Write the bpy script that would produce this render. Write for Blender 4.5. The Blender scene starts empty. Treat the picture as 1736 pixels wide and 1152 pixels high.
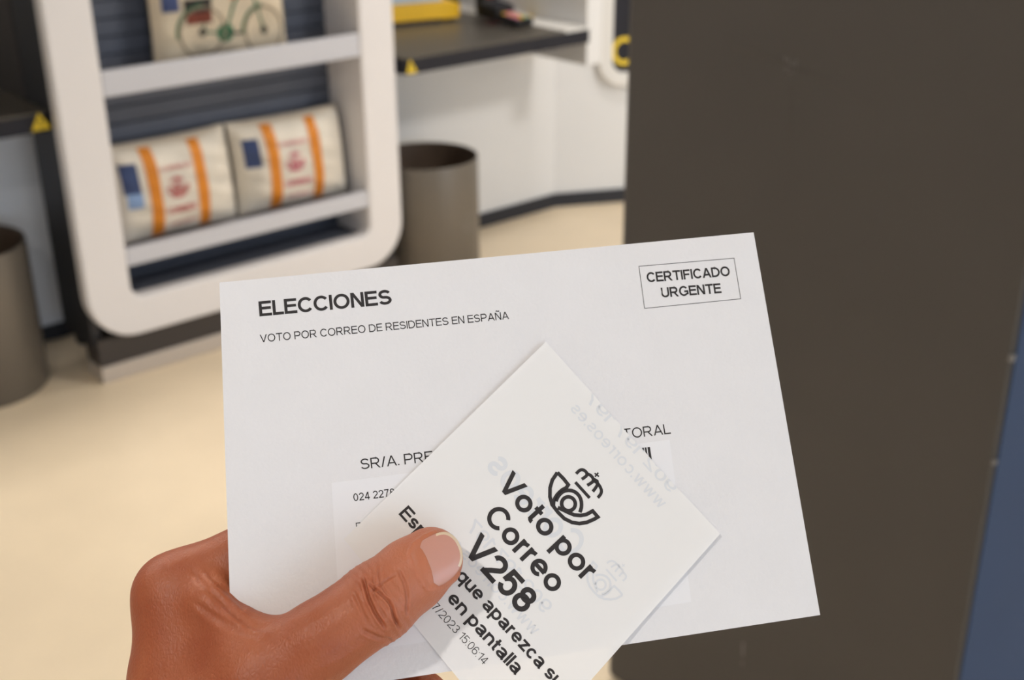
import bpy, bmesh, math, random
import numpy as np
from mathutils import Vector, Matrix

random.seed(7)
SC = bpy.context.scene
COL = SC.collection
PI = math.pi

# ------------------------------------------------------------------ camera
cam_d = bpy.data.cameras.new('camera')
cam_d.sensor_fit = 'HORIZONTAL'
cam_d.sensor_width = 36.0
cam_d.lens = 2115.0 / 1736.0 * 36.0
cam_d.clip_start = 0.02
cam_d.dof.use_dof = True
cam_d.dof.focus_distance = 0.345
cam_d.dof.aperture_fstop = 17.0
cam = bpy.data.objects.new('camera', cam_d)
_f = Vector((0.5946, 0.6937, -0.4064)).normalized()
_r = Vector((0.7571, -0.6533, -0.0066))
_r = (_r - _f * _r.dot(_f)).normalized()
_u = _r.cross(_f)
cam.matrix_world = Matrix(((_r.x, _u.x, -_f.x, 0), (_r.y, _u.y, -_f.y, 0), (_r.z, _u.z, -_f.z, 1.5), (0, 0, 0, 1)))
COL.objects.link(cam)
SC.camera = cam
SC.view_settings.view_transform = 'Standard'
SC.view_settings.look = 'None'
SC.view_settings.gamma = 1.0
SC.view_settings.use_curve_mapping = False
SC.view_settings.exposure = -0.25

# ------------------------------------------------------------------ world: daylight from the street side
wd = bpy.data.worlds.new('daylight')
SC.world = wd
wd.use_nodes = True
bg = wd.node_tree.nodes['Background']
bg.inputs[0].default_value = (0.72, 0.86, 1.0, 1)
bg.inputs[1].default_value = 0.6


def area(name, loc, target, sx, sy, power, color, shape='RECTANGLE'):
    l = bpy.data.lights.new(name, 'AREA')
    l.shape = shape
    l.size = sx
    l.size_y = sy
    l.energy = power
    l.color = color
    o = bpy.data.objects.new(name, l)
    o.location = loc
    d = Vector(target) - Vector(loc)
    o.rotation_euler = d.to_track_quat('-Z', 'Y').to_euler()
    COL.objects.link(o)
    return o


WARM = (1.0, 0.95, 0.90)
NEUT = (1.0, 0.965, 0.92)
KEY = (1.0, 0.945, 0.87)
# lamps of the ceiling (each inside a recessed fitting built further down)
LAMPS = [(-0.86, 0.16, 0.09, 12.5, KEY), (3.0, 2.3, 0.5, 20.0, NEUT), (-0.6, -1.2, 0.5, 5.0, NEUT), (2.55, 3.75, 0.3, 6.0, WARM),
         (3.3, 0.2, 0.7, 72.0, NEUT)]  # last one is an added fill lamp for the wall under the counter
for i, (x, y, s, p, c) in enumerate(LAMPS):
    area('ceiling_lamp_light', (x, y, 2.735), (x, y, 0) if i else (0.2, 0.23, 1.33), s, s, p, c, 'DISK')

# added strip light along the unseen bulkhead, put in to brighten the floor
STRIP = area('fill_strip_light', (0.55, 2.435, 2.775), (0.55, 2.435, 0), 3.3, 0.07, 44.0, (1.0, 0.95, 0.88))
# added daylight fill from the open shop front, brightens the wall under the counter
area('shopfront_fill', (1.5, -6.9, 1.45), (1.5, 5, 1.1), 9.6, 2.6, 215.0, (0.76, 0.89, 1.04))


# ------------------------------------------------------------------ materials
def srgb(r, g, b):
    def c(v):
        v /= 255.0
        return v / 12.92 if v <= 0.04045 else ((v + 0.055) / 1.055) ** 2.4
    return (c(r), c(g), c(b), 1)


def mat(name, col, rough=0.6, metal=0.0, bump=0.0, bscale=200.0, vary=0.0, vscale=4.0, spec=0.5, sss=0.0, alpha=None, coat=0.0):
    m = bpy.data.materials.new(name)
    m.use_nodes = True
    nt = m.node_tree
    b = nt.nodes['Principled BSDF']
    b.inputs['Base Color'].default_value = col
    b.inputs['Roughness'].default_value = rough
    b.inputs['Metallic'].default_value = metal
    b.inputs['Specular IOR Level'].default_value = spec
    if coat:
        b.inputs['Coat Weight'].default_value = coat
        b.inputs['Coat Roughness'].default_value = 0.15
    tc = nt.nodes.new('ShaderNodeTexCoord')
    if vary:
        n = nt.nodes.new('ShaderNodeTexNoise')
        n.inputs['Scale'].default_value = vscale
        n.inputs['Detail'].default_value = 6
        nt.links.new(tc.outputs['Object'], n.inputs['Vector'])
        r = nt.nodes.new('ShaderNodeValToRGB')
        r.color_ramp.elements[0].position = 0.3
        r.color_ramp.elements[1].position = 0.7
        r.color_ramp.elements[0].color = tuple(max(0, c * (1 - vary)) for c in col[:3]) + (1,)
        r.color_ramp.elements[1].color = tuple(min(1, c * (1 + vary)) for c in col[:3]) + (1,)
        nt.links.new(n.outputs['Fac'], r.inputs['Fac'])
        nt.links.new(r.outputs['Color'], b.inputs['Base Color'])
    if bump:
        n2 = nt.nodes.new('ShaderNodeTexNoise')
        n2.inputs['Scale'].default_value = bscale
        n2.inputs['Detail'].default_value = 5
        nt.links.new(tc.outputs['Object'], n2.inputs['Vector'])
        bp = nt.nodes.new('ShaderNodeBump')
        bp.inputs['Strength'].default_value = bump
        bp.inputs['Distance'].default_value = 0.002
        nt.links.new(n2.outputs['Fac'], bp.inputs['Height'])
        nt.links.new(bp.outputs['Normal'], b.inputs['Normal'])
    if sss:
        b.inputs['Subsurface Weight'].default_value = sss
        b.inputs['Subsurface Radius'].default_value = (1.0, 0.35, 0.18)
        b.inputs['Subsurface Scale'].default_value = 0.004
    if alpha is not None:
        b.inputs['Alpha'].default_value = alpha
    return m


M = {}
M['floor'] = mat('floor_vinyl', (0.84, 0.70, 0.515, 1), 0.42, vary=0.05, vscale=3.2, bump=0.05, bscale=60)
M['wall'] = mat('white_wall_panel', (0.76, 0.755, 0.755, 1), 0.6, vary=0.02, vscale=1.5)
M['panel_grey'] = mat('pale_grey_panel', (0.82, 0.84, 0.90, 1), 0.55)
M['ceiling'] = mat('ceiling_white', (0.8, 0.78, 0.74, 1), 0.8)
M['base'] = mat('dark_baseboard', (0.018, 0.019, 0.026, 1), 0.6)
M['cream'] = mat('cream_lacquer', (0.79, 0.765, 0.775, 1), 0.38, vary=0.01, vscale=3)
M['lip'] = mat('white_shelf_laminate', (0.58, 0.585, 0.64, 1), 0.4)
M['slat'] = mat('slate_slatwall', (0.088, 0.100, 0.135, 1), 0.5, vary=0.08, vscale=5)
M['carcass'] = mat('anthracite_carcass', (0.022, 0.022, 0.026, 1), 0.5)
M['plinth'] = mat('dark_plinth', (0.045, 0.037, 0.034, 1), 0.55)
M['kick'] = mat('brushed_kick_strip', (0.56, 0.50, 0.45, 1), 0.4, metal=0.3)
M['desk'] = mat('dark_desk_laminate', (0.095, 0.085, 0.072, 1), 0.35, vary=0.05, vscale=9)
M['desk_edge'] = mat('dark_desk_edge', (0.020, 0.020, 0.027, 1), 0.6, spec=0.25)
M['column'] = mat('dark_brown_column', (0.066, 0.0585, 0.053, 1), 0.55, vary=0.05, vscale=3.5, bump=0.03, bscale=300, spec=0.35)
M['column_daylit'] = mat('daylight_blue_side', (0.035, 0.060, 0.122, 1), 0.7, vary=0.06, vscale=3, spec=0.15)  # dark column face, its blue daylight put into the base colour
M['scuff'] = mat('pale_scuff', (0.17, 0.16, 0.155, 1), 0.7)
M['scuff_dark'] = mat('faint_dark_scuff', (0.062, 0.053, 0.046, 1), 0.6)
M['bin'] = mat('taupe_bin_metal', (0.155, 0.135, 0.112, 1), 0.42, metal=0.25)
M['bin_in'] = mat('bin_inside_brown', (0.10, 0.066, 0.045, 1), 0.5)
M['black'] = mat('black_plastic', (0.012, 0.012, 0.014, 1), 0.35)
M['yellow'] = mat('yellow_plastic', (0.90, 0.52, 0.008, 1), 0.4)
M['yellow_st'] = mat('yellow_sticker', (0.85, 0.60, 0.03, 1), 0.5)
M['paperblue'] = mat('pale_blue_paper', (0.55, 0.66, 0.80, 1), 0.35)
M['white_pl'] = mat('white_plastic', (0.78, 0.76, 0.73, 1), 0.45)
M['red'] = mat('red_plastic', (0.62, 0.03, 0.03, 1), 0.4)
M['pink'] = mat('pink_key', (0.75, 0.25, 0.35, 1), 0.5)
M['green_key'] = mat('green_key', (0.10, 0.45, 0.15, 1), 0.5)
M['cushion'] = mat('cream_canvas', (0.76, 0.65, 0.49, 1), 0.85, bump=0.25, bscale=500, vary=0.05, vscale=10)
M['cushion_w'] = mat('white_canvas', (0.86, 0.79, 0.68, 1), 0.85, bump=0.25, bscale=500, vary=0.05, vscale=10)
M['orange'] = mat('orange_band', (0.78, 0.27, 0.012, 1), 0.6)
M['blue_label'] = mat('navy_label', (0.028, 0.055, 0.17, 1), 0.5)
M['sky_label'] = mat('light_blue_label', (0.28, 0.42, 0.68, 1), 0.5)
M['red_print'] = mat('red_print', (0.55, 0.085, 0.085, 1), 0.8)
M['pink_print'] = mat('pink_print', (0.66, 0.14, 0.20, 1), 0.8)
M['bike_green'] = mat('green_print', (0.03, 0.16, 0.075, 1), 0.8)
M['bike_tyre'] = mat('taupe_print', (0.33, 0.26, 0.18, 1), 0.8)
M['bike_spoke'] = mat('pale_spoke_print', (0.50, 0.42, 0.31, 1), 0.8)
M['bike_black'] = mat('black_print', (0.03, 0.025, 0.022, 1), 0.8)
M['bike_red'] = mat('brick_red_print', (0.20, 0.045, 0.025, 1), 0.8)
M['bike_orange'] = mat('orange_red_print', (0.72, 0.17, 0.035, 1), 0.8)
M['bike_blue'] = mat('blue_print', (0.07, 0.10, 0.24, 1), 0.8)
M['paper'] = mat('white_paper', (0.765, 0.755, 0.79, 1), 0.85, bump=0.12, bscale=900, vary=0.012, vscale=60, spec=0.2)
M['label_paper'] = mat('sticker_paper', (0.80, 0.795, 0.84, 1), 0.7, spec=0.25)
M['ink'] = mat('black_ink', (0.040, 0.036, 0.038, 1), 0.8, spec=0.2)
M['ghost'] = mat('pale_blue_print_through', (0.70, 0.715, 0.765, 1), 0.8, spec=0.2)
M['emit'] = None


def thin_ticket():
    m = mat('thermal_ticket_paper', (0.87, 0.86, 0.875, 1), 0.75, spec=0.25)
    nt = m.node_tree
    b = nt.nodes['Principled BSDF']
    out = nt.nodes['Material Output']
    tr = nt.nodes.new('ShaderNodeBsdfTransparent')
    mx = nt.nodes.new('ShaderNodeMixShader')
    mx.inputs[0].default_value = 0.91
    nt.links.new(tr.outputs[0], mx.inputs[1])
    nt.links.new(b.outputs[0], mx.inputs[2])
    nt.links.new(mx.outputs[0], out.inputs['Surface'])
    return m


M['ticket'] = thin_ticket()


def film():
    m = bpy.data.materials.new('clear_plastic_film')
    m.use_nodes = True
    nt = m.node_tree
    out = nt.nodes['Material Output']
    nt.nodes.remove(nt.nodes['Principled BSDF'])
    tr = nt.nodes.new('ShaderNodeBsdfTransparent')
    tr.inputs[0].default_value = (0.985, 0.985, 0.99, 1)
    gl = nt.nodes.new('ShaderNodeBsdfGlossy')
    gl.inputs['Roughness'].default_value = 0.06
    lw = nt.nodes.new('ShaderNodeLayerWeight')
    lw.inputs[0].default_value = 0.17
    tc = nt.nodes.new('ShaderNodeTexCoord')
    n = nt.nodes.new('ShaderNodeTexNoise')
    n.inputs['Scale'].default_value = 22
    n.inputs['Detail'].default_value = 3
    bp = nt.nodes.new('ShaderNodeBump')
    bp.inputs['Strength'].default_value = 1.0
    bp.inputs['Distance'].default_value = 0.02
    mx = nt.nodes.new('ShaderNodeMixShader')
    nt.links.new(tc.outputs['Object'], n.inputs['Vector'])
    nt.links.new(n.outputs['Fac'], bp.inputs['Height'])
    nt.links.new(bp.outputs['Normal'], gl.inputs['Normal'])
    nt.links.new(lw.outputs['Fresnel'], mx.inputs[0])
    nt.links.new(tr.outputs[0], mx.inputs[1])
    nt.links.new(gl.outputs[0], mx.inputs[2])
    nt.links.new(mx.outputs[0], out.inputs['Surface'])
    return m


M['film'] = film()


def lamp_mat():
    m = bpy.data.materials.new('lamp_diffuser')
    m.use_nodes = True
    b = m.node_tree.nodes['Principled BSDF']
    b.inputs['Emission Color'].default_value = (1, 0.93, 0.82, 1)
    b.inputs['Emission Strength'].default_value = 2.5
    return m


M['lamp'] = lamp_mat()


def skin():
    m = bpy.data.materials.new('tanned_skin')
    m.use_nodes = True
    nt = m.node_tree
    b = nt.nodes['Principled BSDF']
    tc = nt.nodes.new('ShaderNodeTexCoord')
    n = nt.nodes.new('ShaderNodeTexNoise')
    n.inputs['Scale'].default_value = 55
    n.inputs['Detail'].default_value = 8
    r = nt.nodes.new('ShaderNodeValToRGB')
    r.color_ramp.elements[0].position = 0.32
    r.color_ramp.elements[1].position = 0.70
    r.color_ramp.elements[0].color = (0.30, 0.070, 0.026, 1)
    r.color_ramp.elements[1].color = (0.385, 0.110, 0.044, 1)
    nt.links.new(tc.outputs['Object'], n.inputs['Vector'])
    nt.links.new(n.outputs['Fac'], r.inputs['Fac'])
    dist = nt.nodes.new('ShaderNodeVectorMath')
    dist.operation = 'DISTANCE'
    dist.inputs[1].default_value = (-0.026, -0.028, 0.012)
    mr = nt.nodes.new('ShaderNodeMapRange')
    mr.inputs[1].default_value = 0.008
    mr.inputs[2].default_value = 0.036
    mr.inputs[3].default_value = 0.75
    mr.inputs[4].default_value = 0.0
    mixc = nt.nodes.new('ShaderNodeMix')
    mixc.data_type = 'RGBA'
    mixc.inputs[7].default_value = (0.52, 0.185, 0.105, 1)
    nt.links.new(tc.outputs['Object'], dist.inputs[0])
    nt.links.new(dist.outputs['Value'], mr.inputs[0])
    nt.links.new(mr.outputs[0], mixc.inputs[0])
    nt.links.new(r.outputs['Color'], mixc.inputs[6])
    nt.links.new(mixc.outputs[2], b.inputs['Base Color'])
    b.inputs['Roughness'].default_value = 0.46
    b.inputs['Specular IOR Level'].default_value = 0.42
    b.inputs['Subsurface Weight'].default_value = 0.22
    b.inputs['Subsurface Radius'].default_value = (1.0, 0.35, 0.2)
    b.inputs['Subsurface Scale'].default_value = 0.003
    v = nt.nodes.new('ShaderNodeTexVoronoi')
    v.feature = 'DISTANCE_TO_EDGE'
    v.inputs['Scale'].default_value = 1150
    mp = nt.nodes.new('ShaderNodeMapping')
    mp.inputs['Rotation'].default_value = (0, 0, math.radians(-31))
    mp.inputs['Scale'].default_value = (1.0, 0.6, 1.0)
    n2 = nt.nodes.new('ShaderNodeTexNoise')
    n2.inputs['Scale'].default_value = 700
    n2.inputs['Detail'].default_value = 4
    add = nt.nodes.new('ShaderNodeMath')
    nt.links.new(tc.outputs['Object'], mp.inputs['Vector'])
    nt.links.new(mp.outputs['Vector'], v.inputs['Vector'])
    nt.links.new(mp.outputs['Vector'], n2.inputs['Vector'])
    nt.links.new(v.outputs['Distance'], add.inputs[0])
    nt.links.new(n2.outputs['Fac'], add.inputs[1])
    bp = nt.nodes.new('ShaderNodeBump')
    bp.inputs['Strength'].default_value = 0.27
    bp.inputs['Distance'].default_value = 0.0006
    nt.links.new(add.outputs[0], bp.inputs['Height'])
    nt.links.new(bp.outputs['Normal'], b.inputs['Normal'])
    return m


M['skin'] = skin()
M['nail'] = mat('pink_nail', (0.56, 0.285, 0.235, 1), 0.26, spec=0.55, sss=0.2)
M['nail_tip'] = mat('pale_nail_edge', (0.66, 0.53, 0.40, 1), 0.3, spec=0.5, sss=0.15)


# ------------------------------------------------------------------ object helpers
def tag(o, label, cat, group=None):
    o['label'] = label
    o['category'] = cat
    if group:
        o['group'] = group
    return o


def thing(name, label, cat, loc=(0, 0, 0), group=None):
    o = bpy.data.objects.new(name, None)
    o.empty_display_size = 0.05
    o.location = loc
    COL.objects.link(o)
    return tag(o, label, cat, group)


def link(name, me, mats, parent=None, smooth=False):
    for m in (mats if isinstance(mats, (list, tuple)) else [mats]):
        me.materials.append(m)
    if smooth:
        for p in me.polygons:
            p.use_smooth = True
    o = bpy.data.objects.new(name, me)
    COL.objects.link(o)
    if parent is not None:
        o.parent = parent
        o.matrix_parent_inverse = Matrix.Translation(-parent.location) if parent.parent is None and parent.type == 'EMPTY' else Matrix()
    return o


def obj(name, bm, mats, parent=None, smooth=False):
    me = bpy.data.meshes.new(name)
    bmesh.ops.recalc_face_normals(bm, faces=bm.faces)
    bm.to_mesh(me)
    bm.free()
    return link(name, me, mats, parent, smooth)


def struct(name, bm, m, smooth=False):
    o = obj(name, bm, m, None, smooth)
    o['kind'] = 'structure'
    return o


def box(bm, x0, x1, y0, y1, z0, z1, bev=0.0, mi=0, seg=2, rot=None):
    vs = [bm.verts.new((x, y, z)) for x in (x0, x1) for y in (y0, y1) for z in (z0, z1)]
    F = [(0, 1, 3, 2), (4, 6, 7, 5), (0, 4, 5, 1), (2, 3, 7, 6), (0, 2, 6, 4), (1, 5, 7, 3)]
    fs = [bm.faces.new([vs[i] for i in f]) for f in F]
    for f in fs:
        f.material_index = mi
    allv = vs
    if bev:
        es = list({e for f in fs for e in f.edges})
        r = bmesh.ops.bevel(bm, geom=es, offset=bev, segments=seg, profile=0.5, affect='EDGES')
        for f in r['faces']:
            f.material_index = mi
        allv = list({v for f in r['faces'] for v in f.verts})
    if rot is not None:
        bmesh.ops.transform(bm, matrix=rot, verts=list(set(allv)))
    return bm


def B(*a, **k):
    return box(bmesh.new(), *a, **k)


def rrect(x0, x1, z0, z1, r, n=10):
    pts = []
    for cx, cz, a0 in ((x1 - r, z1 - r, 0), (x0 + r, z1 - r, 90), (x0 + r, z0 + r, 180), (x1 - r, z0 + r, 270)):
        for i in range(n + 1):
            a = math.radians(a0 + 90 * i / n)
            pts.append((cx + r * math.cos(a), cz + r * math.sin(a)))
    return pts


def hoop(bm, outer, inner, y0, y1, rnd=0.006):
    """ring prism in the x-z plane with eased front edges; y0 front, y1 back"""
    n = len(outer)
    co = (sum(p[0] for p in outer) / n, sum(p[1] for p in outer) / n)

    def shrink(pts, d):
        out = []
        m = len(pts)
        for i in range(m):
            a, b = pts[i - 1], pts[(i + 1) % m]
            tx, tz = b[0] - a[0], b[1] - a[1]
            L = math.hypot(tx, tz) or 1
            out.append((pts[i][0] - tz / L * d, pts[i][1] + tx / L * d))
        return out
    rings = [[(x, y1, z) for x, z in outer], [(x, y0 + rnd, z) for x, z in outer], [(x, y0 + rnd * .3, z) for x, z in shrink(outer, rnd * .3)],
             [(x, y0, z) for x, z in shrink(outer, rnd)], [(x, y0, z) for x, z in shrink(inner, -rnd)],
             [(x, y0 + rnd * .3, z) for x, z in shrink(inner, -rnd * .3)], [(x, y0 + rnd, z) for x, z in inner], [(x, y1, z) for x, z in inner]]
    V = [[bm.verts.new(p) for p in r] for r in rings]
    V.append(V[0])
    for a, b in zip(V[:-1], V[1:]):
        for i in range(n):
            j = (i + 1) % n
            bm.faces.new((a[i], a[j], b[j], b[i]))
    return bm


def prism(bm, pts, y0, y1, mi=0, axis='y'):
    def P(x, z, y):
        return (x, y, z) if axis == 'y' else (x, z, y)
    a = [bm.verts.new(P(x, z, y0)) for x, z in pts]
    b = [bm.verts.new(P(x, z, y1)) for x, z in pts]
    fs = [bm.faces.new(a), bm.faces.new(b[::-1])]
    n = len(pts)
    for i in range(n):
        fs.append(bm.faces.new((a[i], b[i], b[(i + 1) % n], a[(i + 1) % n])))
    for f in fs:
        f.material_index = mi
    return bm


def lathe(bm, prof, cx=0, cy=0, n=64):
    R = [[bm.verts.new((cx + r * math.cos(2 * PI * i / n), cy + r * math.sin(2 * PI * i / n), z)) for i in range(n)] for r, z in prof]
    for a, b in zip(R[:-1], R[1:]):
        for i in range(n):
            bm.faces.new((a[i], a[(i + 1) % n], b[(i + 1) % n], b[i]))
    return R


# ------------------------------------------------------------------ stroke lettering
def arc(cx, cy, rx, ry, a0, a1, n=14):
    return [(cx + rx * math.cos(math.radians(a0 + (a1 - a0) * i / n)), cy + ry * math.sin(math.radians(a0 + (a1 - a0) * i / n))) for i in range(n + 1)]


def glyph(c, w):
    """strokes of a plain grotesque letter; cap height 1, stroke w. ('P', pts) ribbon, ('C', pts) closed ribbon, ('D', x0,y0,x1,y1) slanted stem cut flat"""
    h = w / 2
    X = 0.735
    t = w * 0.92
    S = []
    P = lambda *p: S.append(('P', list(p)))
    A = lambda pts: S.append(('P', pts))
    D = lambda *a: S.append(('D',) + a)
    C = lambda pts: S.append(('C', pts))
    k = 1.0 + 0.35 * (w - 0.12)
    up = c
    if c in 'ÑÚ':
        up = 'N' if c == 'Ñ' else 'U'
    if c == 'ú':
        up = 'u'
    if up == 'E':
        W = .76 * k; P((h, 0), (h, 1)); P((h, h), (W, h)); P((h, .53), (W * .94, .53)); P((h, 1 - h), (W * .98, 1 - h))
    elif up == 'F':
        W = .70 * k; P((h, 0), (h, 1)); P((h, .50), (W * .88, .50)); P((h, 1 - h), (W, 1 - h))
    elif up == 'L':
        W = .66 * k; P((h, 0), (h, 1)); P((h, h), (W, h))
    elif up == 'I':
        W = w; P((h, 0), (h, 1))
    elif up in 'CG':
        W = .94 * k
        A(arc(W / 2, .5, W / 2 - h, .5 - h + .01, 38, 322, 30))
        if up == 'G':
            W = .94 * k; P((W * .55, .46), (W - h, .46)); P((W - h, .46 + h), (W - h, .14))
    elif up == 'O':
        W = .98 * k; C(arc(W / 2, .5, W / 2 - h, .5 - h + .01, 0, 360, 36)[:-1])
    elif up == 'N':
        W = .80 * k; P((h, 0), (h, 1)); P((W - h, 0), (W - h, 1)); D(h * 1.1, 1, W - h * 1.1, 0)
        if c == 'Ñ':
            A([(W * .22, 1.13), (W * .32, 1.21), (W * .45, 1.19), (W * .58, 1.14), (W * .70, 1.15), (W * .78, 1.22)])
    elif up == 'S':
        W = .80 * k; ry = (1 - w) / 4 + .004; rx = W / 2 - h
        a = arc(W / 2, 1 - h - ry, rx * .94, ry, 22, 250, 20)
        b = arc(W / 2, h + ry, rx, ry, 70, -160, 20)
        A(a + b)
    elif up == 'V':
        W = .90 * k; D(h * 1.06, 1, W / 2, 0); D(W - h * 1.06, 1, W / 2, 0)
    elif up == 'A':
        W = .92 * k; D(h * 1.06, 0, W / 2, 1); D(W - h * 1.06, 0, W / 2, 1); P((W * .22, .31), (W * .78, .31))
    elif up == 'T':
        W = .80 * k; P((W / 2, 0), (W / 2, 1)); P((0, 1 - h), (W, 1 - h))
    elif up in 'PR':
        W = .80 * k; P((h, 0), (h, 1)); b = .43 if up == 'P' else .45
        ry = (1 - h - b) / 2
        A([(h, 1 - h), (W - h - ry, 1 - h)] + arc(W - h - ry, 1 - h - ry, ry, ry, 90, -90, 14) + [(h, b)])
        if up == 'R':
            W = .87 * k; D(W * .50, b, W - h * 1.15, 0)
    elif up == 'D':
        W = .87 * k; P((h, 0), (h, 1)); rx = W * .48
        A([(h, 1 - h), (W - h - rx, 1 - h)] + arc(W - h - rx, .5, rx, .5 - h, 90, -90, 22) + [(h, h)])
    elif up == 'J':
        W = .6 * k; A([(W - h, 1), (W - h, .3)] + arc(W / 2, .3, W / 2 - h, .3 - h, 0, -170, 16))
    elif up == 'M':
        W = .98 * k; P((h, 0), (h, 1)); P((W - h, 0), (W - h, 1)); D(h * 1.1, 1, W / 2, 0); D(W - h * 1.1, 1, W / 2, 0)
    elif up == 'U':
        W = .80 * k; rx = W / 2 - h; A([(h, 1), (h, .36)] + arc(W / 2, .36, rx, .36 - h, 180, 360, 18) + [(W - h, 1)])
    elif c == '/':
        W = .36; D(h * .6, 0, W - h * .6, 1)
    elif c == '.':
        W = w * 1.1; P((W / 2, 0), (W / 2, w * 1.1))
    elif c == ':':
        W = w * 1.1; P((W / 2, 0), (W / 2, w * 1.1)); P((W / 2, X - w * 1.1), (W / 2, X))
    elif c == '0':
        W = .66 * k; C(arc(W / 2, .5, W / 2 - h, .5 - h, 0, 360, 34)[:-1])
    elif c == '1':
        W = .40 * k; P((W - h, 0), (W - h, 1)); P((0, .76), (W * .45, .84), (W - h, .985))
    elif c == '2':
        W = .66 * k; r = W / 2 - h; cy = 1 - h - r * .95
        A(arc(W / 2, cy, r, r * .95, 168, -38, 20) + [(W * .42, .30), (h * 1.3, h + .02)])
        P((0.01, h), (W, h))
    elif c == '3':
        W = .66 * k; r = W / 2 - h
        A(arc(W / 2, 1 - h - .215, r * .9, .215, 160, -80, 16)); A(arc(W / 2, h + .25, r, .25, 88, -165, 18))
    elif c == '4':
        W = .68 * k; P((W * .72, 0), (W * .72, 1)); D(W * .68, .98, h * .9, .25); P((0.02, .26), (W, .26))
    elif c == '5':
        W = .66 * k; r = W / 2 - h; P((W * .16, 1 - h), (W * .95, 1 - h)); D(W * .22, 1, W * .14, .44)
        A([(W * .12, .47)] + arc(W / 2, h + .285, r, .285, 138, -160, 24))
    elif c == '6':
        W = .66 * k; r = W / 2 - h; C(arc(W / 2, h + .27, r, .27, 0, 360, 26)[:-1]); A(arc(W / 2, .5, r, .5 - h, 40, 190, 16))
    elif c == '7':
        W = .64 * k; P((0, 1 - h), (W, 1 - h)); A([(W - h, 1 - h), (W * .55, .5), (W * .36, 0)])
    elif c == '8':
        W = .66 * k; r = W / 2 - h; C(arc(W / 2, 1 - h - .205, r * .88, .205, 0, 360, 24)[:-1]); C(arc(W / 2, h + .25, r, .25, 0, 360, 26)[:-1])
    elif c == '9':
        W = .66 * k; r = W / 2 - h; C(arc(W / 2, 1 - h - .27, r, .27, 0, 360, 26)[:-1]); A(arc(W / 2, .5, r, .5 - h, 10, -140, 16))
    elif c == 'o':
        W = .72 * k; C(arc(W / 2, X / 2, W / 2 - h, X / 2 - h + .01, 0, 360, 30)[:-1])
    elif c == 'e':
        W = .70 * k; A(arc(W / 2, X / 2, W / 2 - h, X / 2 - h + .01, 0, 318, 28)); P((h, X * .50), (W - h * .4, X * .50))
    elif c == 'c':
        W = .67 * k; A(arc(W / 2, X / 2, W / 2 - h, X / 2 - h + .01, 42, 318, 24))
    elif c in 'pq':
        W = .70 * k; d = -.29; sx = h if c == 'p' else W - h
        P((sx, d), (sx, X)); C(arc(W / 2, X / 2, W / 2 - h, X / 2 - h + .01, 0, 360, 28)[:-1])
    elif c == 'r':
        W = .42 * k; P((h, 0), (h, X)); A(arc(h + W * .62, X * .62, W * .62, X * .38 - h + .01, 180, 88, 10))
    elif c == 't':
        W = .37 * k; A([(W * .45, .95), (W * .45, .17)] + arc(W * .45 + .12, .17, .12, .17 - h * .9, 180, 285, 8)); P((0, X - h), (W, X - h))
    elif up == 'u':
        W = .66 * k; A([(h, X), (h, .29)] + arc(W / 2, .29, W / 2 - h, .29 - h + .01, 180, 360, 14)); P((W - h, 0), (W - h, X))
        if c == 'ú':
            D(W * .42, X + .10, W * .62, X + .29)
    elif c in 'nm':
        W = .66 * k; P((h, 0), (h, X)); cx = W / 2
        A(arc(cx, X - .29, W / 2 - h, .29 - h + .01, 180, 0, 14) + [(W - h, 0)])
        if c == 'm':
            W2 = 2 * W - w; cx += W - w
            A(arc(cx, X - .29, W / 2 - h, .29 - h + .01, 180, 0, 14) + [(W2 - h, 0)]); W = W2
    elif c == 'a':
        W = .68 * k
        A(arc(W * .47, X - .22, W * .47 - h, .22 - h + .01, 165, 0, 14) + [(W * .94 - h, .12), (W - h * .6, 0)])
        C(arc(W * .45, .21, W * .45 - h, .21 - h + .015, 0, 360, 22)[:-1]); P((W * .5, .415 - h * .4), (W * .94 - h, .44 - h * .3))
    elif c == 's':
        W = .62 * k; ry = (X - w) / 4 + .004; rx = W / 2 - h
        A(arc(W / 2, X - h - ry, rx * .95, ry, 20, 250, 16) + arc(W / 2, h + ry, rx, ry, 70, -160, 16))
    elif c == 'z':
        W = .60 * k; P((0, h), (W, h)); P((.02, X - h), (W, X - h)); D(W - h * 1.2, X - h, h * 1.2, h)
    elif c == 'l':
        W = w; P((h, 0), (h, 1.0))
    elif c == 'w':
        W = .95 * k
        for q in ((h, X, W * .28, 0), (W * .28, 0, W / 2, X), (W / 2, X, W * .72, 0), (W * .72, 0, W - h, X)):
            D(*q)
    elif c == ' ':
        W = .23
    else:
        W = .5
    return S, W


def ribbon(pts, w, closed=False):
    n = len(pts)
    L, R = [], []
    for i in range(n):
        a = pts[i - 1] if (i > 0 or closed) else None
        b = pts[(i + 1) % n] if (i < n - 1 or closed) else None
        p = pts[i]

        def nrm(q0, q1):
            dx, dy = q1[0] - q0[0], q1[1] - q0[1]
            l = math.hypot(dx, dy) or 1e-9
            return (-dy / l, dx / l)
        n0 = nrm(a, p) if a else nrm(p, b)
        n1 = nrm(p, b) if b else n0
        mx, my = n0[0] + n1[0], n0[1] + n1[1]
        ml = math.hypot(mx, my) or 1e-9
        mx, my = mx / ml, my / ml
        s = w / 2 / max(0.45, mx * n0[0] + my * n0[1])
        L.append((p[0] + mx * s, p[1] + my * s))
        R.append((p[0] - mx * s, p[1] - my * s))
    V = L + R
    F = [(i, (i + 1) % n, n + (i + 1) % n, n + i) for i in range(n if closed else n - 1)]
    return V, F


KERN = {'C': -.06, 'L': -.03, 'T': -.03, 'V': -.04, 'A': -.03, 'E': -.02, 'r': -.04}


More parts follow.
